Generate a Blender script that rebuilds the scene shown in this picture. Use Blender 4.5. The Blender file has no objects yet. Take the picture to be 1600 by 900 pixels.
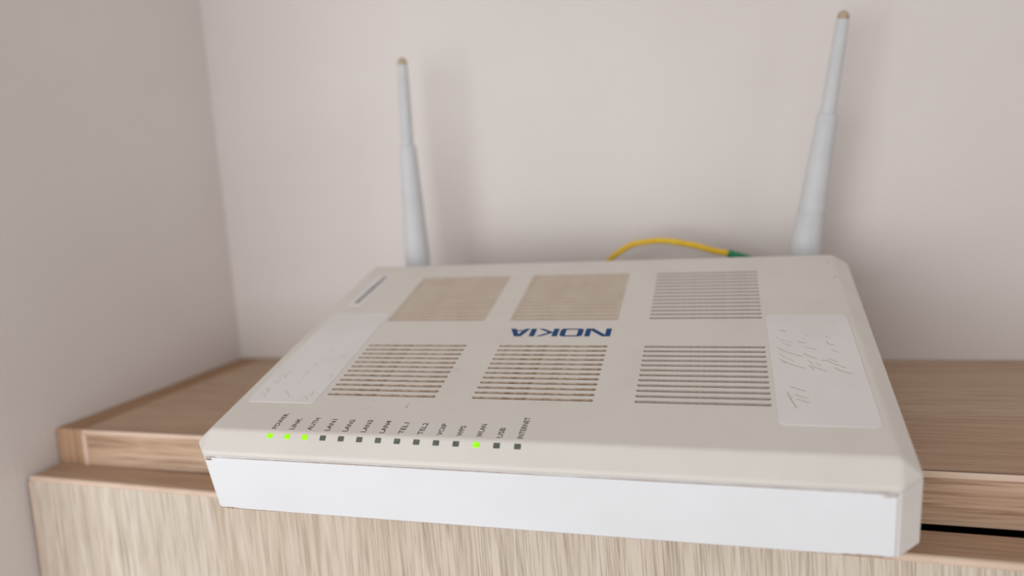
import bpy, bmesh, math, random
from mathutils import Matrix, Vector
random.seed(4)
S = bpy.context.scene
COL = S.collection

# ------------------------------------------------------------------ camera
cam_d = bpy.data.cameras.new('camera')
cam = bpy.data.objects.new('camera', cam_d); COL.objects.link(cam)
cam_d.sensor_fit = 'HORIZONTAL'; cam_d.sensor_width = 36.0
cam_d.lens = 1170.348 / 1600 * 36.0
cam_d.shift_y = -80 / 1600
cam_d.clip_start = 0.01
RIGHT = Vector((0.93689, 0.33894, -0.08576)); DOWN = Vector((-0.05312, -0.10447, -0.99311)); FWD = Vector((-0.34556, 0.93499, -0.07988))
M = Matrix((RIGHT, -DOWN, -FWD)).transposed().to_4x4()
M.translation = Vector((0.37010, -0.42525, 0.11171))
cam.matrix_world = M
cam_d.dof.use_dof = True
cam_d.dof.focus_distance = 0.272
cam_d.dof.aperture_fstop = 5.0
S.camera = cam

# ------------------------------------------------------------------ light, sky, exposure
world = bpy.data.worlds.new('room_light'); S.world = world; world.use_nodes = True
bg = world.node_tree.nodes['Background']
bg.inputs[0].default_value = (1.0, 0.96, 0.935, 1); bg.inputs[1].default_value = 0.465

def area(name, loc, aim, size_x, size_y, power, color):
    l = bpy.data.lights.new(name, 'AREA'); l.shape = 'RECTANGLE'; l.size = size_x; l.size_y = size_y
    l.energy = power; l.color = color
    o = bpy.data.objects.new(name, l); COL.objects.link(o); o.location = loc
    o.rotation_euler = (Vector(aim) - Vector(loc)).to_track_quat('-Z', 'Y').to_euler()
    return o
area('window_light', (-0.02, -0.88, 0.06), (0.10, -0.1, 0.05), 0.72, 0.6, 4.5, (0.93, 0.975, 1.0))
area('left_wall_fill_light', (2.3, -1.1, 0.75), (0.0, -0.1, 0.1), 0.9, 0.9, 5.5, (0.93, 0.97, 1.0))  # added fill from the right to lift the dim left wall, not a real window
S.view_settings.view_transform = 'Standard'; S.view_settings.look = 'None'
S.view_settings.gamma = 1.0; S.view_settings.use_curve_mapping = False
S.view_settings.exposure = -0.04

# ------------------------------------------------------------------ helpers
def lin(c):
    return tuple((v / 12.92 if v <= 0.04045 else ((v + 0.055) / 1.055) ** 2.4) for v in [x / 255 for x in c]) + (1,)

def material(name, rgb, rough=0.5, spec=0.5, noise=None, bump=None, emit=None):
    """rgb in sRGB 0-255; noise=(rgb2, scale, lo, hi) speckles; bump=(scale, strength, dist)"""
    m = bpy.data.materials.new(name); m.use_nodes = True
    nt = m.node_tree; b = nt.nodes['Principled BSDF']
    b.inputs['Base Color'].default_value = lin(rgb); b.inputs['Roughness'].default_value = rough
    b.inputs['Specular IOR Level'].default_value = spec
    tc = nt.nodes.new('ShaderNodeTexCoord')
    if noise:
        n = nt.nodes.new('ShaderNodeTexNoise'); n.inputs['Scale'].default_value = noise[1]; n.inputs['Detail'].default_value = 5
        r = nt.nodes.new('ShaderNodeValToRGB')
        r.color_ramp.elements[0].position = noise[2]; r.color_ramp.elements[0].color = lin(rgb)
        r.color_ramp.elements[1].position = noise[3]; r.color_ramp.elements[1].color = lin(noise[0])
        nt.links.new(tc.outputs['Object'], n.inputs['Vector']); nt.links.new(n.outputs['Fac'], r.inputs['Fac'])
        nt.links.new(r.outputs['Color'], b.inputs['Base Color'])
    if bump:
        n = nt.nodes.new('ShaderNodeTexNoise'); n.inputs['Scale'].default_value = bump[0]; n.inputs['Detail'].default_value = 4
        bp = nt.nodes.new('ShaderNodeBump'); bp.inputs['Strength'].default_value = bump[1]; bp.inputs['Distance'].default_value = bump[2]
        nt.links.new(tc.outputs['Object'], n.inputs['Vector']); nt.links.new(n.outputs['Fac'], bp.inputs['Height'])
        nt.links.new(bp.outputs['Normal'], b.inputs['Normal'])
    if emit:
        b.inputs['Emission Color'].default_value = lin(emit[0]); b.inputs['Emission Strength'].default_value = emit[1]
    return m

def wood(name, dark, mid, light, axis, streak=0.5, fine=420, seed=0.0, broad_scale=60, pores=0.75, lines=150, drift=0.5):
    """oak laminate; axis = direction of the grain"""
    m = bpy.data.materials.new(name); m.use_nodes = True
    nt = m.node_tree; L = nt.links; b = nt.nodes['Principled BSDF']
    b.inputs['Roughness'].default_value = 0.62; b.inputs['Specular IOR Level'].default_value = 0.25
    tc = nt.nodes.new('ShaderNodeTexCoord')
    def noise(across, along, detail, dist=0.0, off=0.0):
        mp = nt.nodes.new('ShaderNodeMapping'); s = [across] * 3; s[axis] = along
        mp.inputs['Scale'].default_value = s; mp.inputs['Location'].default_value = (off + seed, off * 2 + seed, off)
        n = nt.nodes.new('ShaderNodeTexNoise'); n.inputs['Scale'].default_value = 1.0; n.inputs['Detail'].default_value = detail
        n.inputs['Distortion'].default_value = dist
        L.new(tc.outputs['Object'], mp.inputs['Vector']); L.new(mp.outputs['Vector'], n.inputs['Vector'])
        return n.outputs['Fac']
    broad = noise(broad_scale, 3.5, 4, 0.3, 3.1)
    r = nt.nodes.new('ShaderNodeValToRGB'); cr = r.color_ramp
    cr.elements[0].position = 0.30; cr.elements[0].color = lin(dark)
    cr.elements[1].position = 0.70; cr.elements[1].color = lin(light)
    e = cr.elements.new(0.5); e.color = lin(mid)
    L.new(broad, r.inputs['Fac'])
    # fine pores
    f = noise(fine, fine / 30, 4, 0.0, 7.7)
    rf = nt.nodes.new('ShaderNodeValToRGB')
    rf.color_ramp.elements[0].position = 0.36; rf.color_ramp.elements[0].color = (0.66, 0.60, 0.54, 1)
    rf.color_ramp.elements[1].position = 0.55; rf.color_ramp.elements[1].color = (1, 1, 1, 1)
    L.new(f, rf.inputs['Fac'])
    mx = nt.nodes.new('ShaderNodeMix'); mx.data_type = 'RGBA'; mx.blend_type = 'MULTIPLY'; mx.inputs['Factor'].default_value = pores
    L.new(r.outputs['Color'], mx.inputs[6]); L.new(rf.outputs['Color'], mx.inputs[7])
    # narrow dark grain lines
    g = noise(lines, 5.0, 2, 0.7, 1.3)
    rg = nt.nodes.new('ShaderNodeValToRGB'); cg = rg.color_ramp
    cg.elements[0].position = 0.462; cg.elements[0].color = (1, 1, 1, 1)
    cg.elements[1].position = 0.508; cg.elements[1].color = (1, 1, 1, 1)
    e = cg.elements.new(0.485); e.color = (0.62, 0.57, 0.53, 1)
    L.new(g, rg.inputs['Fac'])
    mx2 = nt.nodes.new('ShaderNodeMix'); mx2.data_type = 'RGBA'; mx2.blend_type = 'MULTIPLY'; mx2.inputs['Factor'].default_value = streak
    L.new(mx.outputs[2], mx2.inputs[6]); L.new(rg.outputs['Color'], mx2.inputs[7])
    # slow drift of tone between neighbouring boards of the print
    d = noise(11, 1.2, 1, 0.0, 4.4)
    rd = nt.nodes.new('ShaderNodeValToRGB')
    rd.color_ramp.elements[0].position = 0.40; rd.color_ramp.elements[0].color = (0.93, 0.83, 0.74, 1)
    rd.color_ramp.elements[1].position = 0.56; rd.color_ramp.elements[1].color = (1, 1, 1, 1)
    L.new(d, rd.inputs['Fac'])
    mx3 = nt.nodes.new('ShaderNodeMix'); mx3.data_type = 'RGBA'; mx3.blend_type = 'MULTIPLY'; mx3.inputs['Factor'].default_value = drift
    L.new(mx2.outputs[2], mx3.inputs[6]); L.new(rd.outputs['Color'], mx3.inputs[7])
    L.new(mx3.outputs[2], b.inputs['Base Color'])
    bp = nt.nodes.new('ShaderNodeBump'); bp.inputs['Strength'].default_value = 0.25; bp.inputs['Distance'].default_value = 0.0003
    L.new(f, bp.inputs['Height']); L.new(bp.outputs['Normal'], b.inputs['Normal'])
    return m

def add_box(bm, x0, x1, y0, y1, z0, z1):
    vs = [bm.verts.new((x, y, z)) for z in (z0, z1) for y in (y0, y1) for x in (x0, x1)]
    for f in ((0, 2, 3, 1), (4, 5, 7, 6), (0, 1, 5, 4), (2, 6, 7, 3), (0, 4, 6, 2), (1, 3, 7, 5)):
        bm.faces.new([vs[i] for i in f])

def obj(name, bm, mat, parent=None, bevel=None, smooth=False, recalc=True):
    if recalc: bmesh.ops.recalc_face_normals(bm, faces=bm.faces[:])
    me = bpy.data.meshes.new(name); bm.to_mesh(me); bm.free()
    if smooth:
        for p in me.polygons: p.use_smooth = True
    o = bpy.data.objects.new(name, me); COL.objects.link(o); me.materials.append(mat)
    if parent is not None: o.parent = parent
    if bevel:
        b = o.modifiers.new('edge', 'BEVEL'); b.width = bevel[0]; b.segments = bevel[1]; b.limit_method = 'ANGLE'; b.angle_limit = math.radians(bevel[2] if len(bevel) > 2 else 30)
    return o

def box(name, dims, mat, parent=None, bevel=None):
    bm = bmesh.new(); add_box(bm, *dims); return obj(name, bm, mat, parent, bevel)

def empty(name, label=None, cat=None, loc=(0, 0, 0), parent=None):
    o = bpy.data.objects.new(name, None); COL.objects.link(o); o.empty_display_size = 0.02
    o.location = loc
    if parent is not None: o.parent = parent
    if label: o['label'] = label
    if cat: o['category'] = cat
    return o

def loft(bm, rings, cap0=True, cap1=True):
    rs = [[bm.verts.new(p) for p in r] for r in rings]
    n = len(rs[0])
    for a, b in zip(rs, rs[1:]):
        for i in range(n):
            bm.faces.new((a[i], a[(i + 1) % n], b[(i + 1) % n], b[i]))
    if cap0: bm.faces.new(rs[0][::-1])
    if cap1: bm.faces.new(rs[-1])

def lathe_along(bm, p0, p1, prof, n=24):
    """prof = [(t in metres from p0, radius)]"""
    p0 = Vector(p0); p1 = Vector(p1); d = (p1 - p0).normalized()
    a = d.orthogonal().normalized(); c = d.cross(a)
    loft(bm, [[p0 + d * t + (a * math.cos(2 * math.pi * i / n) + c * math.sin(2 * math.pi * i / n)) * r for i in range(n)] for t, r in prof])

def tube(bm, pts, r, n=12):
    pts = [Vector(p) for p in pts]
    t0 = (pts[1] - pts[0]).normalized(); a = t0.orthogonal().normalized()
    rings = []
    for i, p in enumerate(pts):
        t = (pts[min(i + 1, len(pts) - 1)] - pts[max(i - 1, 0)]).normalized()
        a = (a - t * a.dot(t)).normalized(); c = t.cross(a)
        rings.append([p + (a * math.cos(2 * math.pi * k / n) + c * math.sin(2 * math.pi * k / n)) * r for k in range(n)])
    loft(bm, rings)

def catmull(pts, n=10):
    pts = [Vector(p) for p in pts]; out = []
    q = [pts[0] * 2 - pts[1]] + pts + [pts[-1] * 2 - pts[-2]]
    for i in range(1, len(q) - 2):
        for k in range(n):
            t = k / n; a, b, c, d = q[i - 1], q[i], q[i + 1], q[i + 2]
            out.append(0.5 * ((2 * b) + (c - a) * t + (2 * a - 5 * b + 4 * c - d) * t * t + (3 * b - a - 3 * c + d) * t ** 3))
    out.append(pts[-1]); return out

def structure(o):
    o['kind'] = 'structure'; return o

# ------------------------------------------------------------------ materials
M_wall = material('wall_paint', (225, 217, 213), 0.9, 0.2, noise=((221, 212, 208), 9, 0.35, 0.7), bump=(420, 0.35, 0.0006))
M_floor = material('floor_tile', (222, 214, 204), 0.5, 0.4, noise=((210, 200, 188), 20, 0.3, 0.7))
M_top = wood('oak_laminate_top', (184, 155, 132), (190, 162, 139), (196, 169, 146), 0, 0.15, 1000, 0.0, 60, 0.55)
M_rail = wood('oak_laminate_front_rail', (184, 152, 126), (200, 168, 142), (212, 184, 160), 0, 0.85, 1000, 5.0, 150, 0.9, 260)
M_side = wood('oak_laminate_side', (180, 146, 118), (196, 164, 136), (206, 178, 150), 2, 0.15, 330, 2.0)
M_door = wood('oak_laminate_door', (210, 195, 179), (218, 204, 189), (224, 212, 199), 2, 0.7, 1300, 9.0, 110, 0.75, 260, 0.30)
M_sidetop = wood('oak_laminate_side_end', (160, 128, 98), (170, 138, 108), (178, 146, 116), 1, 0.1, 500, 1.0)
M_band = material('edge_banding', (226, 200, 180), 0.55, 0.3, noise=((218, 190, 168), 60, 0.4, 0.7))
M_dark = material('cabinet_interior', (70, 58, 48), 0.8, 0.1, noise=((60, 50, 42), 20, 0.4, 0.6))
M_cover = material('aged_cream_plastic', (221, 214, 206), 0.45, 0.4, noise=((217, 208, 199), 45, 0.40, 0.75), bump=(2600, 0.08, 0.0002))
M_dusty = material('dusty_cream_plastic', (207, 193, 179), 0.7, 0.2, noise=((198, 181, 163), 110, 0.35, 0.70))
M_dust = material('grey_brown_dust', (200, 183, 166), 0.95, 0.05, noise=((152, 128, 106), 420, 0.42, 0.70))
M_packed = material('packed_tan_dust', (186, 168, 151), 0.95, 0.05, noise=((172, 152, 134), 300, 0.35, 0.70))
M_slotshade = material('slot_shade_tone', (198, 186, 176), 0.95, 0.05, noise=((182, 168, 156), 900, 0.40, 0.66))  # clean slots: shade of the recess painted in as a darker plastic tone
M_shell = material('white_plastic_shell', (232, 226, 224), 0.4, 0.4, noise=((226, 219, 216), 60, 0.4, 0.7))
M_panel = material('glossy_white_plastic', (240, 240, 244), 0.28, 0.5, noise=((236, 236, 239), 30, 0.4, 0.7))
M_grime = material('brown_grime', (176, 148, 126), 0.9, 0.1, noise=((140, 110, 88), 700, 0.4, 0.6))
M_sticker = material('paper_sticker', (229, 224, 222), 0.5, 0.3, noise=((224, 217, 213), 35, 0.4, 0.7))
M_ink = material('faded_ink', (198, 176, 152), 0.8, 0.1, noise=((176, 150, 124), 800, 0.35, 0.65))
M_ink_pale = material('very_faded_ink', (213, 205, 198), 0.8, 0.1, noise=((206, 196, 186), 500, 0.35, 0.65))
M_black = material('dark_print', (52, 50, 52), 0.6, 0.2, noise=((64, 62, 64), 900, 0.4, 0.6))
M_barcode = material('barcode_print', (92, 92, 96), 0.6, 0.2, noise=((120, 120, 122), 1500, 0.4, 0.6))
M_scuff = material('grey_scuff', (176, 170, 166), 0.7, 0.2, noise=((190, 184, 178), 800, 0.4, 0.6))
M_blue = material('blue_print', (0, 66, 122), 0.5, 0.2, noise=((0, 62, 116), 300, 0.4, 0.6))
M_led_on = material('lit_green_lens', (120, 200, 10), 0.3, 0.4, noise=((150, 220, 20), 900, 0.4, 0.6), emit=((150, 235, 0), 0.5))
M_led_off = material('unlit_lens', (98, 104, 92), 0.35, 0.4, noise=((86, 90, 82), 900, 0.4, 0.6))
M_ant = material('antenna_plastic', (208, 208, 209), 0.5, 0.3, noise=((200, 200, 202), 60, 0.4, 0.7))
M_tip = material('worn_antenna_tip', (196, 174, 152), 0.7, 0.2, noise=((176, 150, 126), 600, 0.4, 0.6))
M_yellow = material('yellow_cable_jacket', (232, 190, 30), 0.45, 0.4, noise=((224, 180, 24), 200, 0.4, 0.6))
M_green = material('green_connector_plastic', (30, 130, 84), 0.45, 0.4, noise=((26, 120, 76), 200, 0.4, 0.6))
M_rubber = material('grey_plastic_foot', (190, 186, 182), 0.7, 0.2, noise=((180, 176, 172), 200, 0.4, 0.6))

# ------------------------------------------------------------------ room
FZ = -1.0
structure(box('wall_back', (-0.12, 1.6, 0.0, 0.12, FZ, 1.6), M_wall))
structure(box('wall_left', (-0.12, 0.0, -0.24, 0.0, FZ, 1.6), M_wall))
structure(box('floor', (-1.5, 2.2, -3.2, 0.12, FZ - 0.05, FZ), M_floor))

# ------------------------------------------------------------------ shoe cabinet
D = 0.1468; T = 0.0189; XR = 0.86
cab = empty('shoe_cabinet', 'slim oak laminate cabinet under the router, its front flap hanging slightly ajar at right', 'cabinet', (0, 0, FZ))
def cz(d): return (d[0], d[1], d[2], d[3], d[4] - FZ, d[5] - FZ)
tp = box('top_panel', cz((0.0200, XR - 0.02, -D, -0.0005, -T, 0.0)), M_rail, cab)
# the broad face carries the straight top grain
tp.data.materials.append(M_top)
for p in tp.data.polygons:
    if p.normal.z > 0.9: p.material_index = 1
eb = bmesh.new()
add_box(eb, 0.0200, XR - 0.02, -D - 0.0007, -D + 0.0012, -0.0024 - FZ, 0.0 - FZ)
obj('edge_band', eb, M_band, tp, (0.0006, 3))
eb = bmesh.new()
add_box(eb, 0.0196, 0.0226, -D - 0.0007, -D + 0.0012, -T - FZ, -0.0024 - FZ)
obj('edge_band', eb, M_band, tp, (0.0006, 3))
for x0, x1 in ((0.0004, 0.0196), (XR - 0.0198, XR)):
    sp = box('side_panel', cz((x0, x1, -D, -0.0005, FZ + 0.0005, 0.0)), M_side, cab, (0.0012, 3))
    sp.data.materials.append(M_sidetop)
    for p in sp.data.polygons:
        if p.normal.z > 0.9: p.material_index = 1
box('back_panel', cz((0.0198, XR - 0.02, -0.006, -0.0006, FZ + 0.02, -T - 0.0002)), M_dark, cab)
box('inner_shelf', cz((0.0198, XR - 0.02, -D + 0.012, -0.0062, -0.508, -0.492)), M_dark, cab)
box('bottom_panel', cz((0.0198, XR - 0.02, -D, -0.0062, FZ + 0.03, FZ + 0.048)), M_side, cab)
box('plinth', cz((0.0198, XR - 0.02, -D + 0.02, -D + 0.036, FZ + 0.0005, FZ + 0.03)), M_side, cab)
DT = 0.0182
def flap(z1, z0, ang, edge=True):
    f = empty('flap_door', None, None, (0.0026, -D - 0.0003, z1 - FZ), cab); f.rotation_euler = (0, 0, math.radians(ang))
    h = z0 - z1
    bm = bmesh.new(); add_box(bm, 0.0, XR - 0.005, -DT, 0.0, h, 0.0)
    d = obj('door_board', bm, M_door, f)
    d.data.materials.append(M_top)
    for p in d.data.polygons:
        if p.normal.z > 0.9: p.material_index = 1
    eb = bmesh.new()
    add_box(eb, -0.0003, XR - 0.0047, -DT - 0.0005, -DT + 0.0022, -0.0022, 0.0004); obj('edge_band', eb, M_band, f, (0.0011, 4))
    eb = bmesh.new()
    add_box(eb, -0.0006, 0.0006, -DT - 0.0005, -DT + 0.0022, h, -0.0022); obj('edge_band', eb, M_band, f, (0.0005, 3))
    return f
flap(-0.0187, -0.484, -0.75)
flap(-0.490, -0.962, 0.0)

# ------------------------------------------------------------------ router
K = 1.134 / 1000.0
RR = Matrix(((0.9974544900864633, -0.05826955886515936, 0.04109986272499294),
             (0.0671959557084355, 0.960973111380708, -0.26835681981218856),
             (-0.02385882945124318, 0.2704354594222828, 0.9624424234956995)))
T1 = Vector((0.19795, -0.18188, 0.03340))
U0, V0, W0 = 71.0, 45.0, -29.0
def P(u, v, w): return Vector(((u - U0) * K, (v - V0) * K, (w - W0) * K))
router = empty('wifi_router', 'cream white router with two antennas, six vents and green lights, overhanging the cabinet edge', 'router')
rm = RR.to_4x4(); rm.translation = T1 + RR @ (Vector((U0, V0, W0)) * K)
router.matrix_world = rm

GU = [(c * 52.6, c * 52.6 + 40.0) for c in range(3)]
PIT = 33.8 / 11
GV = [(0.0, 12), (55.1, 14)]
UL, UR, VF, VB = -32.0, 175.0, -22.0, 111.0
mg = 1.2
us = [UL] + [x for a, b in GU for x in (a - mg, b + mg)] + [UR]
vs = [VF] + [x for v0, n in GV for x in (v0 - PIT / 2, v0 + (n - 0.5) * PIT)] + [VB]
bm = bmesh.new()
grid = [[bm.verts.new(P(u, v, 0)) for v in vs] for u in us]
for i in range(len(us) - 1):
    for j in range(len(vs) - 1):
        if i % 2 == 1 and j % 2 == 1: continue
        bm.faces.new((grid[i][j], grid[i + 1][j], grid[i + 1][j + 1], grid[i][j + 1]))
SEAM = [(-32.4, -28.2), (174.2, -28.2), (180.3, -22.4), (181.6, 112.5), (176.5, 117), (-33.5, 117), (-38.6, 112.5), (-38.4, -22.2)]
lo = [bm.verts.new(P(u, v, -4.9)) for u, v in SEAM]
lo2 = [bm.verts.new(P(u, v, -5.7)) for u, v in SEAM]
nu, nv = len(us) - 1, len(vs) - 1
front = [grid[i][0] for i in range(nu + 1)]; back = [grid[i][nv] for i in range(nu + 1)]
bm.faces.new([lo[0], lo[1]] + front[::-1])
bm.faces.new((lo[1], lo[2], grid[nu][0]))
bm.faces.new([lo[2], lo[3]] + [grid[nu][j] for j in range(nv, -1, -1)])
bm.faces.new((lo[3], lo[4], grid[nu][nv]))
bm.faces.new([lo[4], lo[5]] + back)
bm.faces.new((lo[5], lo[6], grid[0][nv]))
bm.faces.new([lo[6], lo[7]] + [grid[0][j] for j in range(nv + 1)])
bm.faces.new((lo[7], lo[0], grid[0][0]))
for i in range(8):
    bm.faces.new((lo[i], lo2[i], lo2[(i + 1) % 8], lo[(i + 1) % 8]))
obj('top_cover', bm, M_cover, router, (0.0011, 3, 20))

# lower shell: side walls, bottom, recess lip for the front panel
def inset(pts, d, cx=71, cy=45):
    return [(u + d * (1 if u < cx else -1), v + d * (1 if v < cy else -1)) for u, v in pts]
bm = bmesh.new()
ring = lambda pts, w: [P(u, v, w) for u, v in pts]
loft(bm, [ring(inset(SEAM, 0.7), -5.0), ring(inset(SEAM, 0.7), -6.0), ring(inset(SEAM, 0.1), -6.25), ring(inset(SEAM, 0.1), -26.6), ring(inset(SEAM, 2.2), -29.0)], True, True)
obj('lower_shell', bm, M_shell, router, (0.0005, 2, 25))

# front panel: rounded-corner glossy plate set in the shell
def rrect(u0, u1, v0, v1, r, n=6):
    out = []
    for cx, cy, a0 in ((u1 - r, v0 + r, -90), (u1 - r, v1 - r, 0), (u0 + r, v1 - r, 90), (u0 + r, v0 + r, 180)):
        for k in range(n + 1):
            a = math.radians(a0 + 90 * k / n); out.append((cx + r * math.cos(a), cy + r * math.sin(a)))
    return out
bm = bmesh.new()
o1 = rrect(-31.7, 173.2, -26.7, -6.6, 1.2); o2 = rrect(-31.4, 172.9, -26.4, -6.9, 1.1)
loft(bm, [[P(u, -26.5, w) for u, w in o1], [P(u, -28.35, w) for u, w in o1], [P(u, -28.7, w) for u, w in o2]])
fp = obj('front_panel', bm, M_panel, router)
fp['label'] = 'glossy bright white front panel'
# grime caught along the seam of the panel
bm = bmesh.new()
def smear(u0, u1, w0, w1, v=-28.33, n=14, amp=0.35):
    top = []; bot = []
    for i in range(n + 1):
        t = i / n; u = u0 + (u1 - u0) * t; f = math.sin(math.pi * t) ** 0.5
        wm = (w0 + w1) / 2; h = abs(w1 - w0) / 2 * f * (0.5 + random.random() * amp * 2) + 0.02
        top.append(bm.verts.new(P(u, v, wm + h))); bot.append(bm.verts.new(P(u, v, wm - h)))
    for i in range(n): bm.faces.new((top[i], top[i + 1], bot[i + 1], bot[i]))
smear(-32.2, -27.0, -6.35, -6.75); smear(-27, 90, -6.38, -6.6, n=60); smear(90, 173.4, -6.38, -6.62, n=40); smear(165, 173.8, -6.3, -6.9)
smear(-32, -8, -26.62, -27.0, n=30); smear(-8, 150, -26.68, -26.85, n=60); smear(150, 173.5, -26.6, -27.0, n=20)
smear(-31.6, -28.8, -6.75, -7.35, -28.72, 18, 0.5); smear(169.5, 172.9, -6.78, -7.15, -28.72, 20, 0.5); smear(160, 172.8, -26.1, -26.55, -28.72, 30, 0.5); smear(-31.3, -25, -26.15, -26.6, -28.72, 24, 0.5)
obj('grime', bm, M_grime, fp, recalc=False)['label'] = 'brown grime along the panel edge'

# vents ---------------------------------------------------------------
HW = 0.72                                                           # half width of a slot
def capsule(u0, u1, vc, hw, n=5):
    pts = []
    for k in range(n + 1):
        a = math.radians(-90 + 180 * k / n); pts.append((u1 - hw + hw * math.cos(a), vc + hw * math.sin(a), 1))
    for k in range(n + 1):
        a = math.radians(90 + 180 * k / n); pts.append((u0 + hw + hw * math.cos(a), vc + hw * math.sin(a), 0))
    return pts
slot_meshes = {}
def slot_mesh(kind):
    if kind in slot_meshes: return slot_meshes[kind]
    depth = {'clean': 1.9, 'dusty': 0.95, 'full': 0.6}[kind]
    b = bmesh.new()
    c = capsule(0, 40, 0, HW)
    cb = capsule(0.12, 39.88, 0, HW - 0.12)
    o = Vector(P(0, 0, 0))
    top = [b.verts.new(P(u, v, 0) - o) for u, v, _ in c]
    low = [b.verts.new(P(u, v, -depth) - o) for u, v, _ in cb]
    n = len(top)
    for i in range(n):
        b.faces.new((top[(i + 1) % n], top[i], low[i], low[(i + 1) % n]))
    f = b.faces.new(low); f.material_index = 1
    me = bpy.data.meshes.new('vent_slot'); b.to_mesh(me); b.free()
    me.materials.append({'clean': M_slotshade, 'dusty': M_dust, 'full': M_dusty}[kind])
    me.materials.append({'clean': M_slotshade, 'dusty': M_dust, 'full': M_packed}[kind])
    slot_meshes[kind] = me
    return me
for c, (u0, u1) in enumerate(GU):
    for r, (v0, n) in enumerate(GV):
        bm = bmesh.new()
        for k in range(n):
            vc = v0 + k * PIT
            cap = capsule(u0, u1, vc, HW)
            inner = [bm.verts.new(P(u, v, 0)) for u, v, _ in cap]
            outer = []
            for u, v, side in cap:
                ang = math.atan2(v - vc, u - ((u1 - HW) if side else (u0 + HW)))
                ca, sa = math.cos(ang), math.sin(ang)
                du = (mg + HW); dv = PIT / 2
                t = min(du / abs(ca) if abs(ca) > 1e-6 else 1e9, dv / abs(sa) if abs(sa) > 1e-6 else 1e9)
                cu = (u1 - HW) if side else (u0 + HW)
                outer.append(bm.verts.new(P(cu + ca * t, vc + sa * t, 0)))
            m_ = len(inner)
            for i in range(m_):
                j = (i + 1) % m_
                bm.faces.new((outer[i], outer[j], inner[j], inner[i]))
            # corners of the cell
            for su, sv in ((1, 1), (1, -1), (-1, 1), (-1, -1)):
                cu = (u1 - HW) if su > 0 else (u0 + HW)
                cor = P(cu + su * (mg + HW), vc + sv * PIT / 2, 0)
                best = sorted(range(m_), key=lambda i: (outer[i].co - cor).length)[:2]
                if (outer[best[0]].co - cor).length > 1e-6:
                    try: bm.faces.new((bm.verts.new(cor), outer[best[0]], outer[best[1]]))
                    except ValueError: pass
        for f in bm.faces:
            f.normal_update()
            if f.normal.z < 0: f.normal_flip()
        dusty = (r == 1 and c < 2)
        g = obj('vent_grille', bm, M_dusty if dusty else M_cover, router, recalc=False)
        if dusty: g['label'] = 'vent clogged with tan dust'
        kind = 'full' if dusty else ('dusty' if c < 2 else 'clean')
        me = slot_mesh(kind)
        for k in range(n):
            s = bpy.data.objects.new('vent_slot', me); COL.objects.link(s); s.parent = g
            s.location = P(u0, v0 + k * PIT, 0)

# stickers ---------------------------------------------------------------
def sheet(name, pts, w0, w1, mat, parent):
    b = bmesh.new(); loft(b, [[P(u, v, w0) for u, v in pts], [P(u, v, w1) for u, v in pts]])
    return obj(name, b, mat, parent)
def strokes(name, lst, w, width, mat, parent):
    b = bmesh.new()
    for st in lst:
        pts = [Vector((u, v)) for u, v in st]
        if len(pts) > 2: pts = [Vector((q.x, q.y)) for q in catmull([(p.x, p.y, 0) for p in pts], 5)]
        prev = None
        for i, q in enumerate(pts):
            t = (pts[min(i + 1, len(pts) - 1)] - pts[max(i - 1, 0)]).normalized()
            nrm = Vector((-t.y, t.x)) * width * (0.35 if i in (0, len(pts) - 1) else 0.5)
            a = b.verts.new(P(q.x + nrm.x, q.y + nrm.y, w)); c = b.verts.new(P(q.x - nrm.x, q.y - nrm.y, w))
            if prev: b.faces.new((prev[0], prev[1], c, a))
            prev = (a, c)
    for f in b.faces:
        f.normal_update()
        if f.normal.z < 0: f.normal_flip()
    return obj(name, b, mat, parent, recalc=False)
sr = sheet('paper_sticker', rrect(146.4, 173.0, -9.7, 57.0, 2.2), 0.0, 0.16, M_sticker, router)
sr['label'] = 'white sticker with faded brown handwriting, right side'
HR = [[(150.0, 45.2), (151.0, 45.4), (152.4, 43.9)], [(148.8, 40.0), (149.6, 39.6)], [(149.9, 38.3), (151.8, 38.1)], [(150.7, 36.3), (153.0, 34.5)], [(151.9, 37.1), (153.6, 36.7)], [(155.5, 37.5), (156.6, 36.7), (158.0, 36.3)], [(157.2, 39.6), (157.6, 39.0)], [(158.4, 41.7), (159.2, 40.8)], [(164.4, 40.4), (165.9, 40.2)], [(164.3, 37.6), (165.0, 35.6), (166.4, 35.4)], [(165.1, 32.0), (167.3, 30.2)], [(149.0, 33.4), (150.7, 31.1), (153.4, 29.2), (156.1, 27.5)], [(149.1, 29.5), (150.9, 26.8)], [(149.0, 26.1), (150.5, 23.5)], [(149.7, 24.9), (153.1, 22.1), (156.5, 20.3)], [(151.4, 26.5), (153.3, 24.6)], [(156.5, 29.6), (158.3, 27.7), (160.3, 26.3)], [(157.6, 25.1), (158.9, 22.8)], [(157.2, 22.4), (158.8, 19.3)], [(157.7, 22.2), (160.3, 20.1), (162.2, 18.9)], [(159.6, 23.7), (160.8, 21.9)], [(161.2, 25.3), (163.0, 25.1), (164.9, 23.4), (168.0, 20.8)], [(163.5, 26.7), (166.0, 24.3)], [(164.7, 21.0), (166.1, 19.4), (167.6, 18.4), (169.5, 17.5)], [(157.0, 33.9), (160.9, 32.0)], [(149.9, 6.8), (150.5, 3.3), (151.9, -1.7)], [(150.7, 10.0), (152.9, 8.6), (155.0, 7.3)], [(150.4, 3.8), (151.2, 4.0)], [(152.0, 5.6), (154.2, 4.0), (155.5, 3.9)], [(152.0, 3.4), (153.4, 2.5), (155.6, 1.2)], [(153.0, 12.6), (153.1, 12.4)]]
strokes('handwriting', HR, 0.175, 0.26, M_ink, sr)['label'] = 'faded brown pen strokes'
sl = sheet('paper_sticker', rrect(-28.6, -2.4, -6.0, 60.6, 2.2), 0.0, 0.16, M_sticker, router)
sl['label'] = 'white sticker with nearly vanished handwriting, left side'
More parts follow.
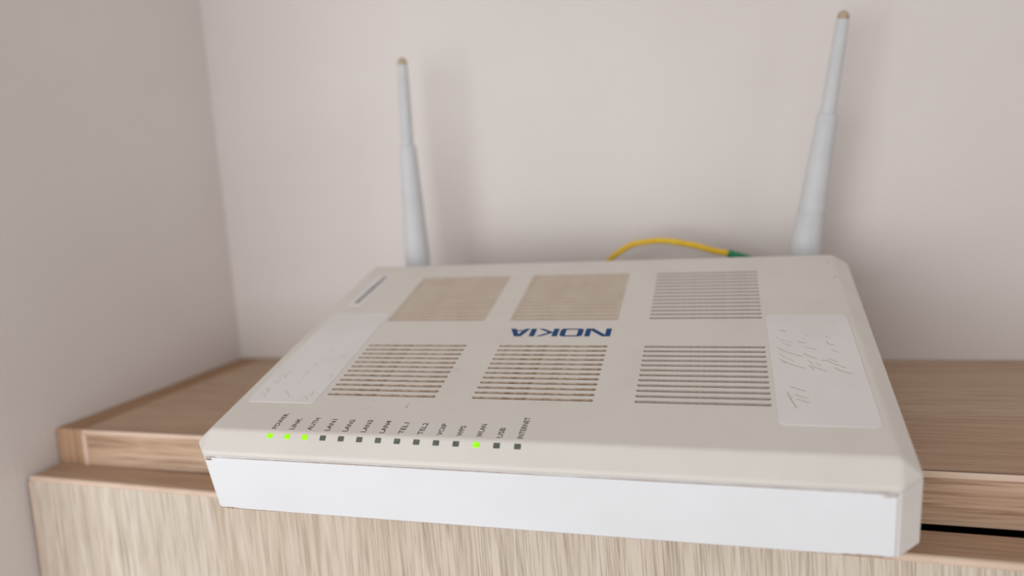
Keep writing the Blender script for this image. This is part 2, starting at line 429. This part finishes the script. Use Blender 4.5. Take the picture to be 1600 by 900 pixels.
HL = [[(-26.1, -1.1), (-24.1, -1.4), (-23.3, -3.1)], [(-27.0, 2.4), (-24.3, 1.8), (-24.3, 0.0), (-25.2, 2.9)], [(-25.4, 6.9), (-24.0, 5.8), (-24.0, 8.0)], [(-25.3, 10.2), (-23.3, 8.1)], [(-24.9, 11.8), (-22.4, 9.6), (-23.5, 12.6)], [(-24.6, 17.6), (-23.7, 17.8)], [(-23.5, 14.1), (-21.9, 11.9)], [(-16.5, -0.7), (-16.5, 0.7), (-14.0, -2.3), (-13.3, -2.6)], [(-16.0, 7.6), (-14.5, 7.2)], [(-15.2, 9.8), (-15.8, 12.0), (-14.9, 12.8), (-17.1, 14.3)], [(-15.3, 14.3), (-15.7, 15.9)], [(-15.6, 17.4), (-15.5, 19.8), (-14.0, 17.5)], [(-14.4, 23.1), (-13.7, 23.9)], [(-14.0, 28.4), (-13.6, 31.4)], [(-17.2, 38.4), (-16.5, 38.8)], [(-8.4, -2.8), (-7.5, -2.0), (-5.9, -4.0)], [(-6.9, -0.6), (-5.5, -1.3), (-6.4, 1.5)], [(-5.9, 7.5), (-5.0, 8.7)], [(-6.3, 11.6), (-5.4, 11.2)], [(-3.9, 9.1), (-4.3, 11.6), (-6.0, 13.1)], [(-7.4, 24.8), (-6.9, 25.6), (-5.2, 24.0)], [(-6.8, 26.5), (-5.7, 26.9)], [(-7.7, 51.3), (-6.6, 52.3)], [(-8.1, 56.7), (-4.9, 56.6)], [(-10.9, 47.5), (-7.2, 48.0)], [(-25.2, 28.7), (-25.2, 30.4)]]
strokes('handwriting', HL, 0.175, 0.28, M_ink_pale, sl)['label'] = 'very faint pen strokes'
bl = sheet('barcode_label', [(-26.6, 68.0), (-19.9, 68.0), (-18.2, 100.6), (-25.6, 100.6)], 0.0, 0.12, M_sticker, router)
bl['label'] = 'small white label with a dark barcode line'
b = bmesh.new()
v = 70.6
while v < 98.6:
    wd = random.choice((0.35, 0.6, 0.9)); x = -24.1 + (v - 70) * 0.078
    q = [b.verts.new(P(uu, vv, 0.135)) for uu, vv in ((x - 0.3, v), (x + 1.9, v), (x + 1.9, v + wd), (x - 0.3, v + wd))]
    b.faces.new(q); v += wd + random.choice((0.2, 0.3, 0.45))
obj('barcode', b, M_barcode, bl, recalc=False)

# printing ---------------------------------------------------------------
def curve_mesh(cu):
    o = bpy.data.objects.new('tmp', cu); COL.objects.link(o)
    me = bpy.data.meshes.new_from_object(o.evaluated_get(bpy.context.evaluated_depsgraph_get()))
    bpy.data.objects.remove(o); bpy.data.curves.remove(cu)
    return me
def place(me, fn):
    for vtx in me.vertices: vtx.co = fn(vtx.co.x, vtx.co.y)
    return me
def link_print(name, me, mat, parent):
    o = bpy.data.objects.new(name, me); me.materials.clear(); me.materials.append(mat); COL.objects.link(o); o.parent = parent
    b = bmesh.new(); b.from_mesh(me)
    for f in b.faces:
        f.normal_update()
        if f.normal.z < 0: f.normal_flip()
    b.to_mesh(me); b.free()
    return o
def poly_curve(polys):
    cu = bpy.data.curves.new('lettering', 'CURVE'); cu.dimensions = '2D'; cu.fill_mode = 'BOTH'
    for pts in polys:
        sp = cu.splines.new('POLY'); sp.points.add(len(pts) - 1); sp.use_cyclic_u = True
        for q, (x, y) in zip(sp.points, pts): q.co = (x, y, 0, 1)
    return cu
Nn = [[(0, 0), (0, 6), (2.9, 6), (7.5, 1.5), (7.5, 6), (9.5, 6), (9.5, 0), (6.7, 0), (2.0, 4.6), (2.0, 0)]]
Oo = [rrect(10.3, 18.9, 0, 6, 1.3, 4), rrect(12.4, 16.8, 0.85, 5.15, 0.5, 3)[::-1]]
Kk = [[(19.6, 0), (19.6, 6), (21.7, 6), (21.7, 3.35), (25.9, 6), (27.7, 6), (23.5, 3.0), (27.7, 0), (25.9, 0), (21.7, 2.65), (21.7, 0)]]
Ii = [[(28.3, 0), (28.3, 6), (30.4, 6), (30.4, 0)]]
Aa = [[(30.9, 0), (33.4, 6), (36.0, 6), (38.6, 0), (36.5, 0), (36.0, 1.1), (33.3, 1.1), (32.8, 0)], [(33.75, 1.9), (35.6, 1.9), (34.68, 4.4)][::-1]]
brand = [link_print('brand_lettering', place(curve_mesh(poly_curve(Nn + Oo + Kk + Ii + Aa)), lambda x, y: P(92.4 - x, 47.0 - y, 0.03)), M_blue, router)]
brand[0]['label'] = 'blue printed brand lettering, upside down to the viewer'
NAMES = [('POWER', 8.4), ('LINK', 6.0), ('AUTH', 6.6), ('LAN1', 6.2), ('LAN2', 6.4), ('LAN3', 6.4), ('LAN4', 6.4), ('TEL1', 5.8), ('TEL2', 6.0), ('VOIP', 6.0), ('WPS', 5.2), ('WLAN', 6.4), ('USB', 4.9), ('INTERNET', 10.6)]
LIT = (0, 1, 2, 11)
# chamfer frame: from the ridge (v=-22, w=0) down to the seam (v=-28.2, w=-4.9)
cd = Vector((0, -6.2, -4.9)).normalized(); cn = Vector((0, -4.9, 6.2)).normalized()
for i, (txt, ln) in enumerate(NAMES):
    uc = -8.96 + 6.365 * i
    fc = bpy.data.curves.new('t', 'FONT'); fc.body = txt; fc.offset = 0.010; fc.resolution_u = 3
    me = curve_mesh(fc)
    xs = [q.co.x for q in me.vertices]; ys = [q.co.y for q in me.vertices]
    x0, x1, y0, y1 = min(xs), max(xs), min(ys), max(ys)
    hgt = 1.75
    place(me, lambda x, y: P(uc + 1.1 - (y - y0) / (y1 - y0) * hgt, -20.7 + (x - x0) / (x1 - x0) * ln, 0.03))
    link_print('indicator_lettering', me, M_black, router)
    b = bmesh.new()
    c0 = Vector((uc, VF, 0)) + cd * 1.55
    def Q(a, dwn, h):
        q = c0 + Vector((a, 0, 0)) + cd * dwn + cn * h
        return P(q.x, q.y, q.z)
    r1 = rrect(-1.02, 1.02, -0.82, 0.82, 0.22, 3); r2 = rrect(-0.9, 0.9, -0.7, 0.7, 0.2, 3)
    loft(b, [[Q(x, y, -0.8) for x, y in r1], [Q(x, y, 0.05) for x, y in r1], [Q(x, y, 0.12) for x, y in r2]])
    ld = obj('indicator_light', b, M_led_on if i in LIT else M_led_off, router)
    ld['label'] = 'small lit green indicator light' if i in LIT else 'small dark unlit indicator light'

SC = [[(31.9, -6.6), (32.3, -6.2)], [(32.2, -6.0), (32.2, -4.1)], [(17.1, -8.5), (19.8, -7.3)], [(39.0, 15.1), (43.1, 17.4)], [(172.6, 102.7), (173.1, 103.2)], [(173.4, 88.2), (173.8, 88.8)], [(48.6, -6.8), (49.0, -6.4)], [(91.0, -9.7), (91.3, -9.4)]]
for k, st in enumerate(SC):
    dark = k in (0, 4, 5)
    strokes('scuff_mark', [st], 0.03, 0.55 if dark else 0.22, M_barcode if dark else M_scuff, router)['label'] = 'dark speck' if dark else 'pale grey scratch'

# rear ports and stand ---------------------------------------------------------------
bm = bmesh.new()
for u0, u1 in ((20, 34), (37, 51), (54, 68), (71, 85), (100, 112)):
    add_box(bm, *[q for ab in zip(P(u0, 117.0, -24), P(u1, 118.2, -9)) for q in ab])
obj('port_sockets', bm, M_dark, router)
for u in (-8, 152):
    # short prop under the rear edge, standing on the cabinet top
    a = T1 + RR @ (Vector((u, 99, -28.8)) * K)
    inv = rm.inverted()
    b = bmesh.new(); lathe_along(b, inv @ Vector((a.x, a.y, 0.0003)), inv @ a, [(0, 0.006), (0.002, 0.0065), (a.z, 0.0055)], 16)
    obj('stand_leg', b, M_rubber, router)

# antennas ---------------------------------------------------------------
inv = rm.inverted()
def antenna(base, mid, top, hinge_u, label, rings):
    base, mid, top = Vector(base), Vector(mid), Vector(top)
    d = (top - mid).normalized()
    low = base - (mid - base).normalized() * 0.017
    L1 = (mid - low).length; L2 = (top - mid).length
    b = bmesh.new()
    prof = [(0, 0.0050), (0.0015, 0.0068), (0.016, 0.0072), (0.019, 0.0071)]
    if rings:
        prof += [(0.034, 0.0064), (0.0348, 0.0061), (0.0356, 0.0064), (0.0400, 0.0062), (0.0408, 0.0059), (0.0416, 0.0061)]
    prof += [(L1 - 0.0012, 0.0048), (L1 - 0.0002, 0.0046), (L1, 0.0043)]
    lathe_along(b, inv @ low, inv @ mid, prof, 28)
    root = obj('antenna', b, M_ant, router, smooth=True)
    root['label'] = label
    e = root.modifiers.new('es', 'EDGE_SPLIT'); e.split_angle = math.radians(40)
    b = bmesh.new()
    lathe_along(b, inv @ (mid - d * 0.004), inv @ top, [(0, 0.0036), (0.004, 0.0036), (0.004 + L2 * 0.75, 0.0032), (0.004 + L2 * 0.76, 0.0031), (L2 + 0.0005, 0.0030), (L2 + 0.0015, 0.0027)], 24)
    obj('antenna_mast', b, M_ant, root, smooth=True)
    b = bmesh.new()
    lathe_along(b, inv @ (top - d * 0.0034), inv @ (top + d * 0.003), [(0, 0.0028), (0.0022, 0.00275), (0.0035, 0.0022), (0.0044, 0.0012), (0.0047, 0.0002)], 20)
    obj('antenna_tip', b, M_tip, root, smooth=True)
    # hinge knuckle joining the antenna to the rear face
    hp = inv @ (low + (mid - low) * 0.06)
    q = Vector((hp.x, P(0, 116.6, 0).y, hp.z))
    b = bmesh.new(); lathe_along(b, q, hp, [(0, 0.0062), ((hp - q).length, 0.0055)], 20)
    obj('hinge', b, M_ant, root, smooth=False)
antenna((0.1676, -0.038, 0.0702), (0.1681, -0.038, 0.1343), (0.1698, -0.038, 0.1829), 0, 'left antenna, upright', False)
antenna((0.3777, -0.025, 0.0634), (0.3913, -0.025, 0.1288), (0.4007, -0.025, 0.1757), 0, 'right antenna, leaning right, ringed low on its sleeve', True)

# ------------------------------------------------------------------ fibre cable behind the router
fc = empty('fibre_cable', 'yellow fibre cable looping up behind the router into a green connector', 'cable', (0.30, -0.022, 0.0))
o0 = Vector(fc.location)
pts = [(0.2655, -0.020, 0.041), (0.2745, -0.0235, 0.0575), (0.2800, -0.026, 0.0636), (0.2900, -0.026, 0.0693), (0.2985, -0.026, 0.0708), (0.3073, -0.026, 0.0710), (0.3165, -0.026, 0.0694), (0.3253, -0.026, 0.0672), (0.334, -0.026, 0.0643), (0.3422, -0.026, 0.0624)]
# slack of the cable lies in loops on the cabinet top, under the raised rear of the router
pre = []
for k in range(44):
    a = -2.2 - k * 0.30; rr = 0.020 + 0.0004 * k
    pre.append((0.262 + rr * 1.5 * math.cos(a), -0.058 + rr * math.sin(a), 0.0022 + 0.00008 * k))
pre += [(0.232, -0.026, 0.008), (0.247, -0.017, 0.020)]
b = bmesh.new(); tube(b, [p - o0 for p in catmull(pre + pts, 8)], 0.00155, 12)
obj('cable_jacket', b, M_yellow, fc, smooth=True)
b = bmesh.new()
lathe_along(b, Vector((0.3405, -0.026, 0.0628)) - o0, Vector((0.3522, -0.0262, 0.0578)) - o0, [(0, 0.0019), (0.0125, 0.0028)], 14)
obj('connector_boot', b, M_green, fc, smooth=False)
b = bmesh.new(); add_box(b, 0.352 - o0.x, 0.3665 - o0.x, -0.0305 - o0.y, -0.0225 - o0.y, 0.0500, 0.0575)
obj('connector_body', b, M_green, fc, (0.0006, 2))
